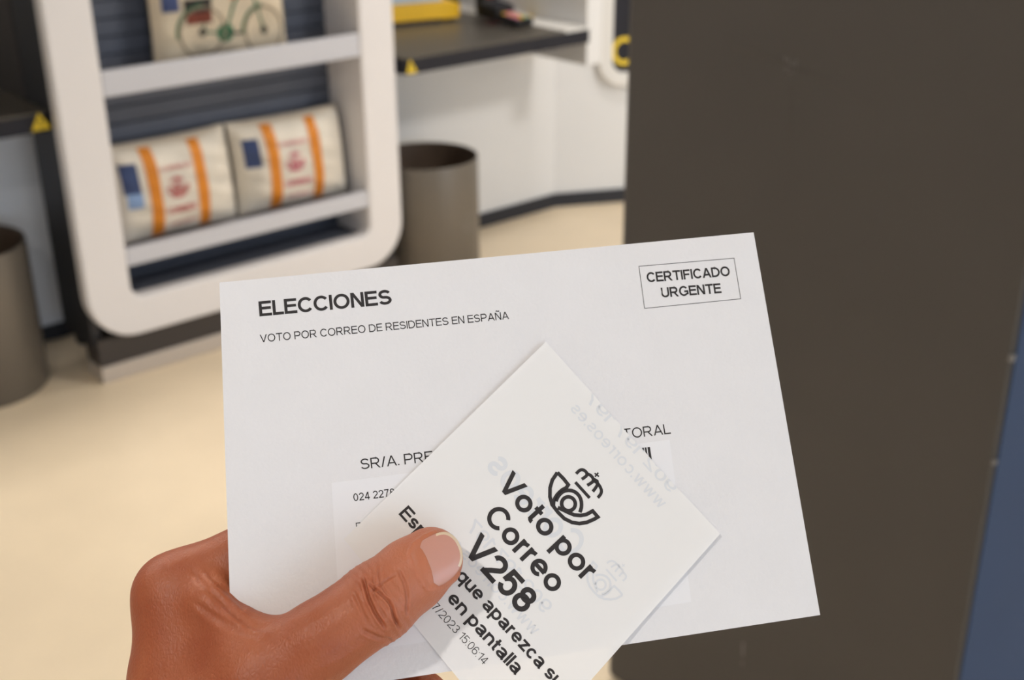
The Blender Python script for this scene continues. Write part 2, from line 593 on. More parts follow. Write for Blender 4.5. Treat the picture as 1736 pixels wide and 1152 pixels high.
class Ink:
    """flat printed shapes in the plane, kept as polygons with a material slot"""

    def __init__(self):
        self.V, self.F, self.M = [], [], []

    def add(self, V, F, mi=1):
        o = len(self.V)
        self.V += V
        self.F += [tuple(o + i for i in f) for f in F]
        self.M += [mi] * len(F)

    def poly(self, pts, mi=1):
        self.add(list(pts), [tuple(range(len(pts)))], mi)

    def line(self, pts, w, mi=1, closed=False, smooth=0):
        for _ in range(smooth):
            q = []
            n = len(pts)
            rng = range(n if closed else n - 1)
            for i in rng:
                p0, p1, p2, p3 = pts[(i - 1) % n if closed else max(i - 1, 0)], pts[i], pts[(i + 1) % n], pts[(i + 2) % n if closed else min(i + 2, n - 1)]
                q.append(p1)
                q.append(tuple((-a + 9 * b + 9 * c - d) / 16 for a, b, c, d in zip(p0, p1, p2, p3)))
            if not closed:
                q.append(pts[-1])
            pts = q
        self.add(*ribbon(pts, w, closed), mi)

    def text(self, s, x, y, cap, length=None, w=0.12, ang=0.0, mi=1, ref=None, right=None, mirror=False, gap=None):
        gap = gap if gap is not None else (0.075 if w > .14 else 0.12)

        def width(st):
            t = 0
            for ch in st:
                t += glyph(ch, w)[1] + gap + KERN.get(ch, 0)
            return t - gap
        sx = cap if length is None else length / width(ref or s)
        if right is not None:
            x = right - width(s) * sx
        ca, sa = math.cos(math.radians(ang)), math.sin(math.radians(ang))
        tot = width(s) * sx
        cx = 0
        for ch in s:
            S, W = glyph(ch, w)
            for st in S:
                if st[0] == 'D':
                    _, x0, y0, x1, y1 = st
                    ww = w * math.sqrt(1 + ((x1 - x0) / (y1 - y0)) ** 2) * .5
                    V, F = [(x0 - ww, y0), (x0 + ww, y0), (x1 + ww, y1), (x1 - ww, y1)], [(0, 1, 2, 3)]
                else:
                    V, F = ribbon(st[1], w, st[0] == 'C')
                Q = []
                for px, py in V:
                    lx, ly = (cx + px) * sx, py * cap
                    if mirror:
                        lx = tot - lx
                    Q.append((x + lx * ca - ly * sa, y + lx * sa + ly * ca))
                self.add(Q, F, mi)
            cx += W + gap + KERN.get(ch, 0)


def emblem(ink, cx, cy, size, mi=1, wt=1.0, flip=False):
    """post horn under a crown; about 17 x 17 units when size = 1"""
    E = [('L', [(-9.9, 1.3), (-5.3, 1.3), (-5.4, -1), (-5.35, -3), (-4.7, -4.9), (-3.6, -6.0)]),
         ('L', [(-9.9, 1.3), (-9.3, -1.2), (-8.1, -3.2), (-6.3, -4.9), (-4.3, -5.95), (-1.5, -6.15), (.9, -6.0), (3.1, -5.1), (4.75, -3.75), (5.9, -1.95), (6.65, .2), (6.9, 1.45), (4.7, 1.5), (4.25, -.45), (3.3, -2.0), (2.0, -3.2), (.4, -4.0), (-1.05, -4.6), (-2.6, -5.3)]),
         ('L', [(-4.2, -4.5), (-4.75, -3.3), (-4.95, -1.45), (-4.2, .2), (-2.75, 1.3), (-.95, 1.5), (.6, .9), (1.85, -.25), (2.55, -1.5)]),
         ('R', (-1.35, -2.3), 1.95), ('L', [(.2, -3.2), (.7, -3.6), (1.2, -3.2)]),
         ('K', [(-4.5, 3.3), (1.45, 3.35)]),
         ('K', [(-6.1, 5.1), (-6.15, 6.4), (-5.75, 7.25), (-4.85, 7.6), (-4.05, 7.45), (-3.7, 6.75), (-3.9, 5.25)]),
         ('K', [(-4.05, 7.45), (-2.9, 7.95), (-1.7, 7.75), (-1.3, 6.9), (-1.6, 5.25)]),
         ('K', [(-1.7, 7.75), (-.6, 8.2), (.3, 7.35), (.75, 5.25)]),
         ('K', [(-1.3, 7.6), (.25, 7.9), (2.0, 7.45), (2.75, 6.5), (2.95, 5.15)]),
         ('X', [(-2.7, 9.2), (-1.2, 9.5)]), ('X', [(-2.1, 10.1), (-1.9, 8.6)])]
    f = -1 if flip else 1
    for e in E:
        if e[0] == 'R':
            ink.line([(cx + f * size * (e[1][0] + math.cos(a) * e[2]), cy + size * (e[1][1] + math.sin(a) * e[2])) for a in np.linspace(0, 2 * PI, 28)[:-1]], .95 * size * wt, mi, True)
        else:
            wd_ = {'L': .95, 'K': .82, 'X': .4}[e[0]] * size * wt
            ink.line([(cx + f * size * p[0], cy + size * p[1]) for p in e[1]], wd_, mi, False, 0 if len(e[1]) < 3 or e[0] == 'L' and len(e[1]) > 15 else 1)


def add_ink(V, F, MI, ink, mapf, off=0):
    o = len(V)
    V += [mapf(x, y) for x, y in ink.V]
    F += [tuple(o + i for i in f) for f in ink.F]
    MI += [m + off for m in ink.M]


def mesh_from(name, V, F, MI, mats, parent=None, smooth=False):
    me = bpy.data.meshes.new(name)
    me.from_pydata([tuple(v) for v in V], [], F)
    me.update()
    o = link(name, me, mats, parent, smooth)
    for p, m in zip(me.polygons, MI):
        p.material_index = m
    return o


# ------------------------------------------------------------------ room shell
bm = bmesh.new(); box(bm, -3.5, 6.5, -7.2, 5.6, -0.12, 0.0)
struct('floor', bm, M['floor'])
bm = bmesh.new(); box(bm, -3.5, 6.5, -7.2, 5.6, 2.8, 2.9)
struct('ceiling', bm, M['ceiling'])
struct('wall_back', B(-3.5, 6.5, 5.5, 5.6, 0, 2.8), M['wall'])
struct('wall_left', B(-3.6, -3.5, -7.2, 5.6, 0, 2.8), M['wall'])
struct('wall_right', B(6.5, 6.6, -7.2, 5.6, 0, 2.8), M['wall'])
# low front panels under the counters, in line with the shelf unit
struct('wall_front_panel', B(2.19, 3.153, 3.42, 3.46, 0.05, 0.70), M['wall'])
struct('baseboard_front_panel', B(2.19, 3.153, 3.41, 3.46, 0.0, 0.052), M['base'])
struct('wall_left_panel', B(-1.6, 1.36, 3.48, 3.52, 0.045, 0.70), M['panel_grey'])
struct('baseboard_left_panel', B(-1.6, 1.36, 3.47, 3.52, 0.0, 0.045), M['base'])
# wall turned towards the room on the right
AW = Matrix.Translation((3.153, 3.42, 0)) @ Matrix.Rotation(math.atan2(-0.464, 0.886), 4, 'Z')
for nm, b_, m_ in (('wall_angled', (0, 1.7, 0, .06, .05, 2.8), M['wall']), ('baseboard_angled', (0, 1.7, -.01, .06, 0, .052), M['base'])):
    bm = B(*b_)
    bmesh.ops.transform(bm, matrix=AW, verts=bm.verts)
    struct(nm, bm, m_)
struct('wall_partition', B(2.98, 3.05, 3.075, 3.95, 0.62, 2.1, bev=.004), M['wall'])

for i, (x, y, s, p, c) in enumerate(LAMPS):
    where = ['over the held envelope', 'by the angled wall', 'towards the shop front', 'over the right counter', 'beside the dark column, added to brighten the wall'][i]
    t = thing('ceiling_lamp', 'round white recessed ceiling lamp ' + where, 'lamp', (x, y, 2.76), 'recessed ceiling lamps')
    bm = bmesh.new()
    lathe(bm, [(s / 2 + .005, 2.755), (s / 2 + .03, 2.755), (s / 2 + .035, 2.8), (s / 2 + .005, 2.8), (s / 2 + .005, 2.755)], x, y, 40)
    obj('trim_ring', bm, M['white_pl'], t, True)
    bm = bmesh.new()
    lathe(bm, [(0.001, 2.79), (s / 2 + .004, 2.79)], x, y, 40)
    obj('diffuser', bm, M['lamp'], t)

# unseen bulkhead added to shade the floor by the shelf, added strip along it
struct('shade_bulkhead', B(-3.5, 2.3, 2.50, 5.5, 2.34, 2.80), M['ceiling'])
t = thing('fill_strip', 'long white strip light added along the bulkhead to brighten the floor', 'lamp', (.55, 2.435, 2.79))
obj('housing', B(-1.12, 2.22, 2.385, 2.485, 2.785, 2.80), M['white_pl'], t)
obj('diffuser', B(-1.10, 2.20, 2.40, 2.47, 2.780, 2.785), M['lamp'], t)

# ------------------------------------------------------------------ shelf unit
su = thing('display_shelf', 'cream rounded-frame display shelf stocked with packaged cushions against slate slatwall', 'shelf', (1.66, 3.25, 0))
OUT = rrect(1.143, 2.175, 0.122, 1.95, 0.135, 14)
INN = rrect(1.268, 2.053, 0.230, 1.83, 0.035, 14)
bm = bmesh.new(); hoop(bm, OUT, INN, 3.062, 3.105, 0.008)
obj('front_frame', bm, M['cream'], su)
bm = bmesh.new()
box(bm, 1.155, 1.180, 3.105, 3.30, 0.10, 1.93)
obj('side_panel', bm, M['carcass'], su)
bm = bmesh.new()
box(bm, 2.14, 2.165, 3.105, 3.30, 0.10, 1.93)
obj('side_panel', bm, M['carcass'], su)
for x0, x1 in ((1.255, 1.268), (2.053, 2.066)):
    obj('inner_cheek', B(x0, x1, 3.105, 3.26, .22, 1.84), M['cream'], su)
# slatwall back: horizontal boards with grooves, one folded profile
bm = bmesh.new()
prof = []
z = 0.10
while z < 1.86:
    prof += [(3.245, z), (3.245, z + .041), (3.256, z + .0435), (3.256, z + .0465)]
    z += .0470
prev = None
for y, zz in prof:
    cur = (bm.verts.new((1.18, y, zz)), bm.verts.new((2.14, y, zz)))
    if prev:
        bm.faces.new((prev[0], prev[1], cur[1], cur[0]))
    prev = cur
obj('slatwall_back', bm, M['slat'], su)
obj('back_board', B(1.18, 2.14, 3.262, 3.30, .05, 1.93), M['carcass'], su)
obj('compartment_floor', B(1.268, 2.053, 3.108, 3.245, .205, .222), M['slat'], su)
for z0, z1 in ((.779, .845), (.321, .370), (1.25, 1.31)):
    s_ = obj('shelf_board', B(1.269, 2.052, 3.09, 3.245, z0 + .004, z0 + .022), M['lip'], su)
    bm = bmesh.new(); box(bm, 1.269, 2.052, 3.066, 3.088, z0, z1, bev=.003)
    obj('shelf_lip', bm, M['lip'], s_)
obj('plinth', B(1.160, 2.165, 3.085, 3.17, .047, .125), M['plinth'], su)
obj('kick_strip', B(1.158, 2.167, 3.077, 3.175, 0.0, .047, bev=.003), M['kick'], su)


# ------------------------------------------------------------------ cushions on the shelves
def pillow(name, w, h, d, mats, label, cat, group, loc, rotx, rotz, ink=None, corner=0.0, seed=1, plump=.45, roty=0.0):
    """stuffed cushion standing on its lower edge: x across, z up, front towards -y"""
    N = 30
    rnd = np.random.RandomState(seed)
    ph = rnd.rand(6) * 6.28

    def prof(u, v):
        a = max(0.0, 1 - abs(u) ** 2.6) ** plump * max(0.0, 1 - abs(v) ** 2.6) ** plump
        wr = .035 * math.sin(6 * u + 2 * v + ph[0]) * math.sin(5 * v + ph[1]) + .02 * math.sin(13 * u - 4 * v + ph[2])
        return a * (1 + wr)

    def edge(u, v):
        # sides pulled in a little between the corners
        pu = 1 - .035 * (1 - v * v) if abs(u) > 0 else 1
        pv = 1 - .03 * (1 - u * u)
        return u * pu * w / 2, v * pv * h / 2

    def front(u, v):
        x, z_ = edge(u, v)
        return (x, -d / 2 * prof(u, v), z_ + h / 2)

    def back(u, v):
        x, z_ = edge(u, v)
        return (x, d / 2 * prof(u, v), z_ + h / 2)
    V, F, MI = [], [], []
    for fn, sgn in ((front, 1), (back, -1)):
        o = len(V)
        for i in range(N + 1):
            for j in range(N + 1):
                V.append(fn(-1 + 2 * i / N, -1 + 2 * j / N))
        for i in range(N):
            for j in range(N):
                q = (o + i * (N + 1) + j, o + (i + 1) * (N + 1) + j, o + (i + 1) * (N + 1) + j + 1, o + i * (N + 1) + j + 1)
                F.append(q if sgn > 0 else q[::-1])
                MI.append(0)
    if ink:
        def mp(x, z_):
            u, v = x / (w / 2), (z_ - h / 2) / (h / 2)
            u = max(-.97, min(.97, u)); v = max(-.97, min(.97, v))
            p = front(u, v)
            return (p[0], p[1] - .0022, p[2])
        add_ink(V, F, MI, ink, mp)
    o = mesh_from(name, V, F, MI, mats, None, True)
    o.location = loc
    o.rotation_euler = (rotx, roty, rotz)
    tag(o, label, cat, group)
    # clear film around it
    V, F = [], []
    for fn, sgn in ((front, -1), (back, 1)):
        ofs = len(V)
        for i in range(N + 1):
            for j in range(N + 1):
                u, v = -1 + 2 * i / N, -1 + 2 * j / N
                p = fn(u, v)
                wob = .004 * math.sin(9 * u + 7 * v + ph[3]) * math.sin(8 * v - 3 * u + ph[4]) + .0055
                V.append((p[0] * 1.012, p[1] + sgn * wob, p[2]))
        for i in range(N):
            for j in range(N):
                q = (ofs + i * (N + 1) + j, ofs + (i + 1) * (N + 1) + j, ofs + (i + 1) * (N + 1) + j + 1, ofs + i * (N + 1) + j + 1)
                F.append(q if sgn < 0 else q[::-1])
    fo = mesh_from('plastic_wrap', V, F, [0] * len(F), [M['film']], None, True)
    fo.parent = o
    fo['label'] = 'clear glossy plastic film'
    return o


def fill_rect(ink, x0, x1, z0, z1, mi, n=10, m=10, sk=0.0):
    for i in range(n):
        for j in range(m):
            q = []
            for a, b in ((i, j), (i + 1, j), (i + 1, j + 1), (i, j + 1)):
                zz = z0 + (z1 - z0) * b / m
                q.append((x0 + (x1 - x0) * a / n + sk * (zz - z0), zz))
            ink.poly(q, mi)


def parcel_ink(W, H, printmi, sky):
    k = Ink()
    # two vertical orange bands
    for xb in (-.085, .06):
        fill_rect(k, xb - .0175, xb + .0175, .012, H - .012, 1, 2, 24)
    lx = -.168
    fill_rect(k, lx, lx + .045, H * .52, H * .82, 2, 6, 6)
    if sky:
        fill_rect(k, lx + .006, lx + .046, H * .37, H * .52, 3, 5, 4)
    k.text('CORREOS', -.062, H * .70, .011, .095, .17, 0, printmi)
    emblem(k, -.012, H * .50, .0037, printmi, 1.3)
    k.text('CORREOS', -.058, H * .25, .018, .090, .22, 0, printmi)
    k.text('correos', -.050, H * .12, .013, .080, .14, 0, printmi)
    return k


PM = [M['cushion_w'], M['orange'], M['blue_label'], M['sky_label'], M['red_print'], M['pink_print']]
pillow('packaged_cushion', .372, .275, .145, PM, 'plastic-wrapped cream cushion with orange bands and two-tone blue label, leftmost on lower shelf', 'cushion', 'banded cushions on the lower shelf',
       (1.475, 3.168, .348), -.10, .02, parcel_ink(.372, .275, 4, True), seed=3, plump=.42)
pillow('packaged_cushion', .372, .275, .145, PM, 'plastic-wrapped cream cushion with orange bands and pink emblem, rightmost on lower shelf', 'cushion', 'banded cushions on the lower shelf',
       (1.853, 3.168, .348), -.10, -.02, parcel_ink(.372, .275, 5, False), seed=9, plump=.42)

# bicycle cushion on the upper shelf (pillow coordinates: x from centre, z from its base)
bk = Ink()
RW, FW, CR = (-.072, .090), (.117, .068), (-.010, .088)
RW = (-.080, .088); FW = (.112, .072); CR = (-.012, .078)
for (cx, cz), r in ((RW, .066), (FW, .064)):
    ringp = [(cx + r * math.cos(a), cz + r * math.sin(a)) for a in np.linspace(0, 2 * PI, 49)[:-1]]
    bk.line(ringp, .0065, 2, True)
    for q in range(14):
        a = q * PI / 7 + .1
        bk.line([(cx, cz), (cx + (r - .003) * math.cos(a), cz + (r - .003) * math.sin(a))], .0011, 3)
    bk.line([(cx + .007 * math.cos(a), cz + .007 * math.sin(a)) for a in np.linspace(0, 2 * PI, 17)[:-1]], .008, 4, True)
bk.line([RW, CR], .005, 1)
bk.line([CR, (-.045, .235)], .008, 1); bk.line([CR, (.020, .150), (.078, .235)], .008, 1)
bk.line([RW, (-.040, .19)], .005, 1)
bk.line([FW, (.092, .140), (.070, .250)], .007, 1)
bk.line([(.070, .250), (.040, .285), (.075, .30)], .006, 4)
bk.line([(-.045, .235), (-.050, .262)], .006, 4); bk.line([(-.075, .265), (-.025, .268)], .016, 4)
bk.line([(-.048, .205), (.072, .245)], .007, 1)
bk.line([(CR[0] + .017 * math.cos(a), CR[1] + .017 * math.sin(a)) for a in np.linspace(0, 2 * PI, 21)[:-1]], .018, 1, True)
bk.line([CR, (.028, .072)], .006, 4); bk.line([(.020, .071), (.036, .073)], .008, 4)
bk.line([(RW[0] + .073 * math.cos(a), RW[1] + .073 * math.sin(a)) for a in np.linspace(1.5, 3.3, 20)], .006, 1)
bk.line([(FW[0] + .071 * math.cos(a), FW[1] + .071 * math.sin(a)) for a in np.linspace(1.6, 3.2, 20)], .007, 1)
fill_rect(bk, -.125, -.050, .112, .142, 5, 6, 4); fill_rect(bk, -.128, -.048, .142, .178, 4, 6, 4)
fill_rect(bk, .010, .078, .168, .205, 6, 6, 4); fill_rect(bk, -.185, -.140, .150, .215, 7, 4, 5)
BM_ = [M['cushion'], M['bike_green'], M['bike_tyre'], M['bike_spoke'], M['bike_black'], M['bike_red'], M['bike_orange'], M['bike_blue']]
pillow('bicycle_cushion', .41, .40, .115, BM_, 'cream cushion printed with a green bicycle, alone on the upper shelf', 'cushion', None,
       (1.662, 3.158, .806), -.06, .0, bk, seed=5, plump=.36)


# ------------------------------------------------------------------ counters
def warning(name, pts, parent, yf):
    bm = bmesh.new()
    prism(bm, pts, yf - .0012, yf + .0005)
    cx = sum(p[0] for p in pts) / 3
    z0 = min(p[1] for p in pts)
    hh = max(p[1] for p in pts) - z0
    prism(bm, [(cx - .002, z0 + hh * .30), (cx + .002, z0 + hh * .30), (cx + .003, z0 + hh * .62), (cx - .003, z0 + hh * .62)], yf - .0018, yf, 1)
    prism(bm, [(cx - .002, z0 + hh * .14), (cx + .002, z0 + hh * .14), (cx + .002, z0 + hh * .24), (cx - .002, z0 + hh * .24)], yf - .0018, yf, 1)
    o = obj(name, bm, [M['yellow_st'], M['black']], parent)
    o['label'] = 'yellow warning triangle sticker'
    return o


def desk_top(bm, x0, x1, y0, y1, z0, z1, r, left):
    c = []
    if left:
        c = [(x0 + r - r * math.cos(a), y0 + r - r * math.sin(a)) for a in np.linspace(0, PI / 2, 8)] + [(x1, y0), (x1, y1), (x0, y1)]
    else:
        c = [(x0, y0)] + [(x1 - r + r * math.sin(a), y0 + r - r * math.cos(a)) for a in np.linspace(0, PI / 2, 8)] + [(x1, y1), (x0, y1)]
    prism(bm, c, z0, z1, 0, 'z')


rd = thing('counter_desk', 'dark post office counter carrying the yellow box and card terminal', 'desk', (2.6, 3.5, .70))
bm = bmesh.new(); desk_top(bm, 2.205, 2.868, 3.06, 3.95, .747, .752, .03, True)
obj('desktop', bm, M['desk'], rd)
bm = bmesh.new(); desk_top(bm, 2.205, 2.750, 3.06, 3.95, .702, .747, .03, True)
box(bm, 2.752, 2.976, 3.06, 3.95, .702, .747)
obj('edge_band', bm, M['desk_edge'], rd)
obj('end_panel', B(2.868, 2.976, 3.062, 3.95, .747, .753), M['white_pl'], rd)['label'] = 'white end strip of the counter'
obj('bracket', B(2.86, 2.885, 3.12, 3.40, .685, .702), M['desk_edge'], rd)
warning('warning_sticker', [(2.214, .706), (2.252, .706), (2.226, .748)], rd, 3.0605)

ld = thing('counter_desk', 'dark counter in shade left of the shelf unit, with grey bin underneath', 'desk', (.5, 3.5, .70))
bm = bmesh.new(); desk_top(bm, -1.5, 1.150, 3.14, 4.2, .747, .752, .02, False)
obj('desktop', bm, M['desk'], ld)
bm = bmesh.new(); desk_top(bm, -1.5, 1.150, 3.14, 4.2, .702, .747, .02, False)
obj('edge_band', bm, M['desk_edge'], ld)
obj('privacy_screen', B(1.152, 1.168, 3.31, 4.2, .705, 1.45), M['plinth'], ld)['label'] = 'dark upright screen at the counter end'
warning('warning_sticker', [(1.098, .708), (1.148, .708), (1.122, .752)], ld, 3.14)

# things on the right counter
yb = thing('letter_tray', 'yellow letter tray with sloping front on the dark counter', 'tray', (2.52, 3.55, .752))
RY = Matrix.Translation((2.740, 3.465, .7535)) @ Matrix.Rotation(math.radians(-14), 4, 'Z')
bm = bmesh.new()
vs = [(-.42, 0), (0, 0), (0, .050), (-.10, .075), (-.42, .062)]
prism(bm, [(-.40, .010), (0, .010), (.004, .058), (-.03, .064), (-.40, .064)], 0, .22)
bmesh.ops.transform(bm, matrix=RY, verts=bm.verts)
obj('tray_body', bm, M['yellow'], yb)
bm = bmesh.new(); box(bm, -.41, -.07, -.004, .20, -.0005, .012)
bmesh.ops.transform(bm, matrix=RY, verts=bm.verts)
obj('base', bm, M['desk_edge'], yb)
bm = bmesh.new()
for k in range(3):
    box(bm, -.40 + .006 * k, -.05 - .01 * k, .03, .21, .066 + .009 * k, .073 + .009 * k, bev=.002)
bmesh.ops.transform(bm, matrix=RY, verts=bm.verts)
fl = obj('folder', bm, [M['paperblue']])
tag(fl, 'pale blue glossy folders lying flat on the yellow tray', 'folder')

ct = thing('card_terminal', 'black card payment terminal with coloured keys on the dark counter', 'card terminal', (2.80, 3.27, .752))
RT = Matrix.Translation((2.812, 3.20, .753)) @ Matrix.Rotation(math.radians(8), 4, 'Z') @ Matrix.Rotation(math.radians(9), 4, 'X')
bm = bmesh.new(); box(bm, -.042, .042, 0, .18, .0, .030, bev=.008)
box(bm, -.046, .046, .09, .19, -.004, .048, bev=.010)
bmesh.ops.transform(bm, matrix=RT, verts=bm.verts)
obj('casing', bm, M['black'], ct)
bm = bmesh.new()
cols = [0, 1, 2, 3]
for i in range(4):
    for j in range(4):
        mi = [0, 1, 2, 3][(i if j == 0 else 0)] if j == 0 else (3 if i == 3 else (1 if (i + j) % 3 == 0 else 0))
        box(bm, -.034 + .0175 * i, -.021 + .0175 * i, .010 + .019 * j, .024 + .019 * j, .029, .033, mi=mi)
bmesh.ops.transform(bm, matrix=RT, verts=bm.verts)
obj('keypad', bm, [M['pink'], M['yellow'], M['green_key'], M['white_pl']], ct)
bm = bmesh.new(); box(bm, -.034, .034, .10, .15, .047, .050)
bmesh.ops.transform(bm, matrix=RT, verts=bm.verts)
obj('screen', bm, M['desk_edge'], ct)

lp = thing('label_printer', 'black and cream label printer behind the card terminal', 'printer', (2.80, 3.60, .752))
bm = bmesh.new(); box(bm, 2.79, 2.90, 3.66, 3.80, .7535, .80, bev=.008)
obj('printer_body', bm, M['black'], lp)
bm = bmesh.new(); box(bm, 2.785, 2.905, 3.67, 3.81, .80, .87, bev=.01)
obj('printer_lid', bm, M['white_pl'], lp)
rt_ = thing('card_reader', 'small black reader with red face standing behind the card terminal', 'card reader', (2.90, 3.52, .752))
bm = bmesh.new(); box(bm, 2.885, 2.95, 3.50, 3.56, .753, .89, bev=.008)
obj('reader_body', bm, M['black'], rt_)
bm = bmesh.new(); box(bm, 2.893, 2.942, 3.497, 3.501, .81, .86, bev=.001)
obj('reader_face', bm, M['red'], rt_)
bm = bmesh.new()
for k in range(4):
    box(bm, -.03, .03, -.03, .03, .0015 * k, .0015 * k + .0012, rot=Matrix.Rotation(.07 * k, 4, 'Z'))
nb = obj('note_pad', bm, M['yellow_st'])
nb.location = (2.935, 3.36, .7545)
tag(nb, 'small yellow note pad on the white end of the counter', 'note pad')


# ------------------------------------------------------------------ rounded wall cabinet at right (partly behind the column)
wc = thing('parcel_cabinet', 'white rounded-frame cabinet with dark front and yellow ring emblem, half behind column', 'cabinet', (3.4, 3.2, .5))
bm = bmesh.new()
hoop(bm, rrect(.159, 1.10, .462, 1.75, .095, 12), rrect(.213, 1.045, .512, 1.68, .045, 12), -.035, 0.0, .006)
bmesh.ops.transform(bm, matrix=AW, verts=bm.verts)
obj('front_frame', bm, M['white_pl'], wc)
bm = bmesh.new(); box(bm, .20, 1.06, -.016, 0.0, .50, 1.69)
bmesh.ops.transform(bm, matrix=AW, verts=bm.verts)
obj('door', bm, M['desk_edge'], wc)
bm = bmesh.new()
n_ = 40
for k in range(n_):
    a0, a1 = 2 * PI * k / n_, 2 * PI * (k + 1) / n_
    q = [(.262 + r * math.cos(a), .590 + r * 1.05 * math.sin(a)) for r, a in ((.034, a0), (.050, a0), (.050, a1), (.034, a1))]
    prism(bm, q, -.0185, -.0155)
bmesh.ops.transform(bm, matrix=AW, verts=bm.verts)
obj('ring_emblem', bm, M['yellow_st'], wc)


# ------------------------------------------------------------------ bins
def waste_bin(x, y, r, h, label, mark):
    t = thing('waste_bin', label, 'bin', (x, y, 0), 'round waste bins under the counters')
    bm = bmesh.new()
    lathe(bm, [(r - .004, .0), (r, .004), (r, h - .003), (r - .001, h), (r - .004, h), (r - .005, h - .003)], x, y, 96)
    obj('bin_shell', bm, M['bin'], t, True)
    bm = bmesh.new()
    lathe(bm, [(r - .005, h - .003), (r - .005, .012), (.001, .012)], x, y, 96)
    obj('bin_liner', bm, M['bin_in'], t, True)
    if mark:
        ink = Ink()
        emblem(ink, 0, 0, .0042, 0, 1.0)
        V = [(x + (r + .0006) * math.sin(px / r + mark), y - (r + .0006) * math.cos(px / r + mark), .20 + pz) for px, pz in ink.V]
        o = mesh_from('embossed_mark', V, ink.F, [0] * len(ink.F), [M['bin_mark']], t)
        o['label'] = 'faint round emblem on the bin side'
    return t


M['bin_mark'] = mat('bin_mark_taupe', (0.20, 0.178, 0.15, 1), 0.5, metal=0.2)
waste_bin(2.366, 3.19, .173, .398, 'taupe round waste bin under the right counter, open top', .30)
waste_bin(.905, 3.295, .175, .41, 'taupe round waste bin under the shaded left counter, cut by frame edge', 0)

# ------------------------------------------------------------------ dark column
cl = thing('clad_column', 'broad dark brown clad column with blue daylight painted on one side', 'column', (1.66, .97, 0))
bm = bmesh.new()
r_ = .02
c = [(1.33 + r_ - r_ * math.cos(a), 1.296 - r_ + r_ * math.sin(a)) for a in np.linspace(0, PI / 2, 6)] + [(2.0, 1.296), (2.0, .6362), (1.335, .6362), (1.330, .6400)]
prism(bm, c, 0.012, 2.8, 0, 'z')
obj('column_cladding', bm, M['column'], cl)
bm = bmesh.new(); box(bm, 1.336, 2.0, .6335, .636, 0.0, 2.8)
obj('daylit_side', bm, M['column_daylit'], cl)['label'] = 'column side with blue daylight put into its colour'
ink = Ink()
rs = np.random.RandomState(4)
for k in range(11):  # cluster of pale scratches
    y0, z0 = .994 + rs.uniform(-.010, .010), 1.165 + rs.uniform(-.012, .010)
    a = rs.choice([1.5, 1.7, .1, 2.9])
    L = rs.uniform(.003, .009)
    ink.line([(y0, z0), (y0 + L * math.cos(a), z0 + L * math.sin(a))], .0013, 0)
ink.line([(.991, .252), (.990, .225)], .0035, 0)
ink.line([(.990, .215), (.990, .205)], .002, 0)
ink.line([(1.09, 1.174), (1.03, 1.170), (.96, 1.158), (.90, 1.142), (.86, 1.125)], .004, 1, False, 1)
ink.line([(.988, 1.14), (.985, 1.05), (.988, .99)], .002, 1)
mesh_from('scuff_marks', [(1.3295, y, z) for y, z in ink.V], ink.F, ink.M, [M['scuff'], M['scuff_dark']], cl).parent = cl
bpy.data.objects['scuff_marks'].matrix_parent_inverse = Matrix.Translation(-cl.location)
bm = bmesh.new()
for zc, s in ((.871, .0045), (.729, .003)):
    box(bm, 1.3285, 1.338, .6345, .638 + s * .4, zc - s, zc + s)
obj('chipped_edge', bm, M['scuff'], cl)['label'] = 'pale chips on the column corner'

# ------------------------------------------------------------------ the held papers: a common frame lying in the envelope
FO = Vector((0.20247, 0.23484, 1.32821))
FU, FV, FN = Vector((0.86411, -0.50265, 0.02551)), Vector((0.29245, 0.54271, 0.78736)), Vector((-0.40962, -0.67291, 0.61596))
FV = (FV - FU * FV.dot(FU)).normalized(); FU = FU.normalized(); FN = FU.cross(FV)
FRAME = Matrix(((FU.x, FV.x, FN.x, FO.x), (FU.y, FV.y, FN.y, FO.y), (FU.z, FV.z, FN.z, FO.z), (0, 0, 0, 1)))
MM = 0.001


def we(u, v):
    return 1.02 * (u / 80.6) * (v / 57.4)


EC = [(-77.75, 57.85), (81.35, 57.04), (79.93, -57.04), (-83.52, -57.85)]


def env_uv(a, b):
    """a 0..1 left to right, b 0..1 bottom to top"""
    t = [(1 - a) * EC[0][i] + a * EC[1][i] for i in (0, 1)]
    s = [(1 - a) * EC[3][i] + a * EC[2][i] for i in (0, 1)]
    return (1 - b) * s[0] + b * t[0], (1 - b) * s[1] + b * t[1]


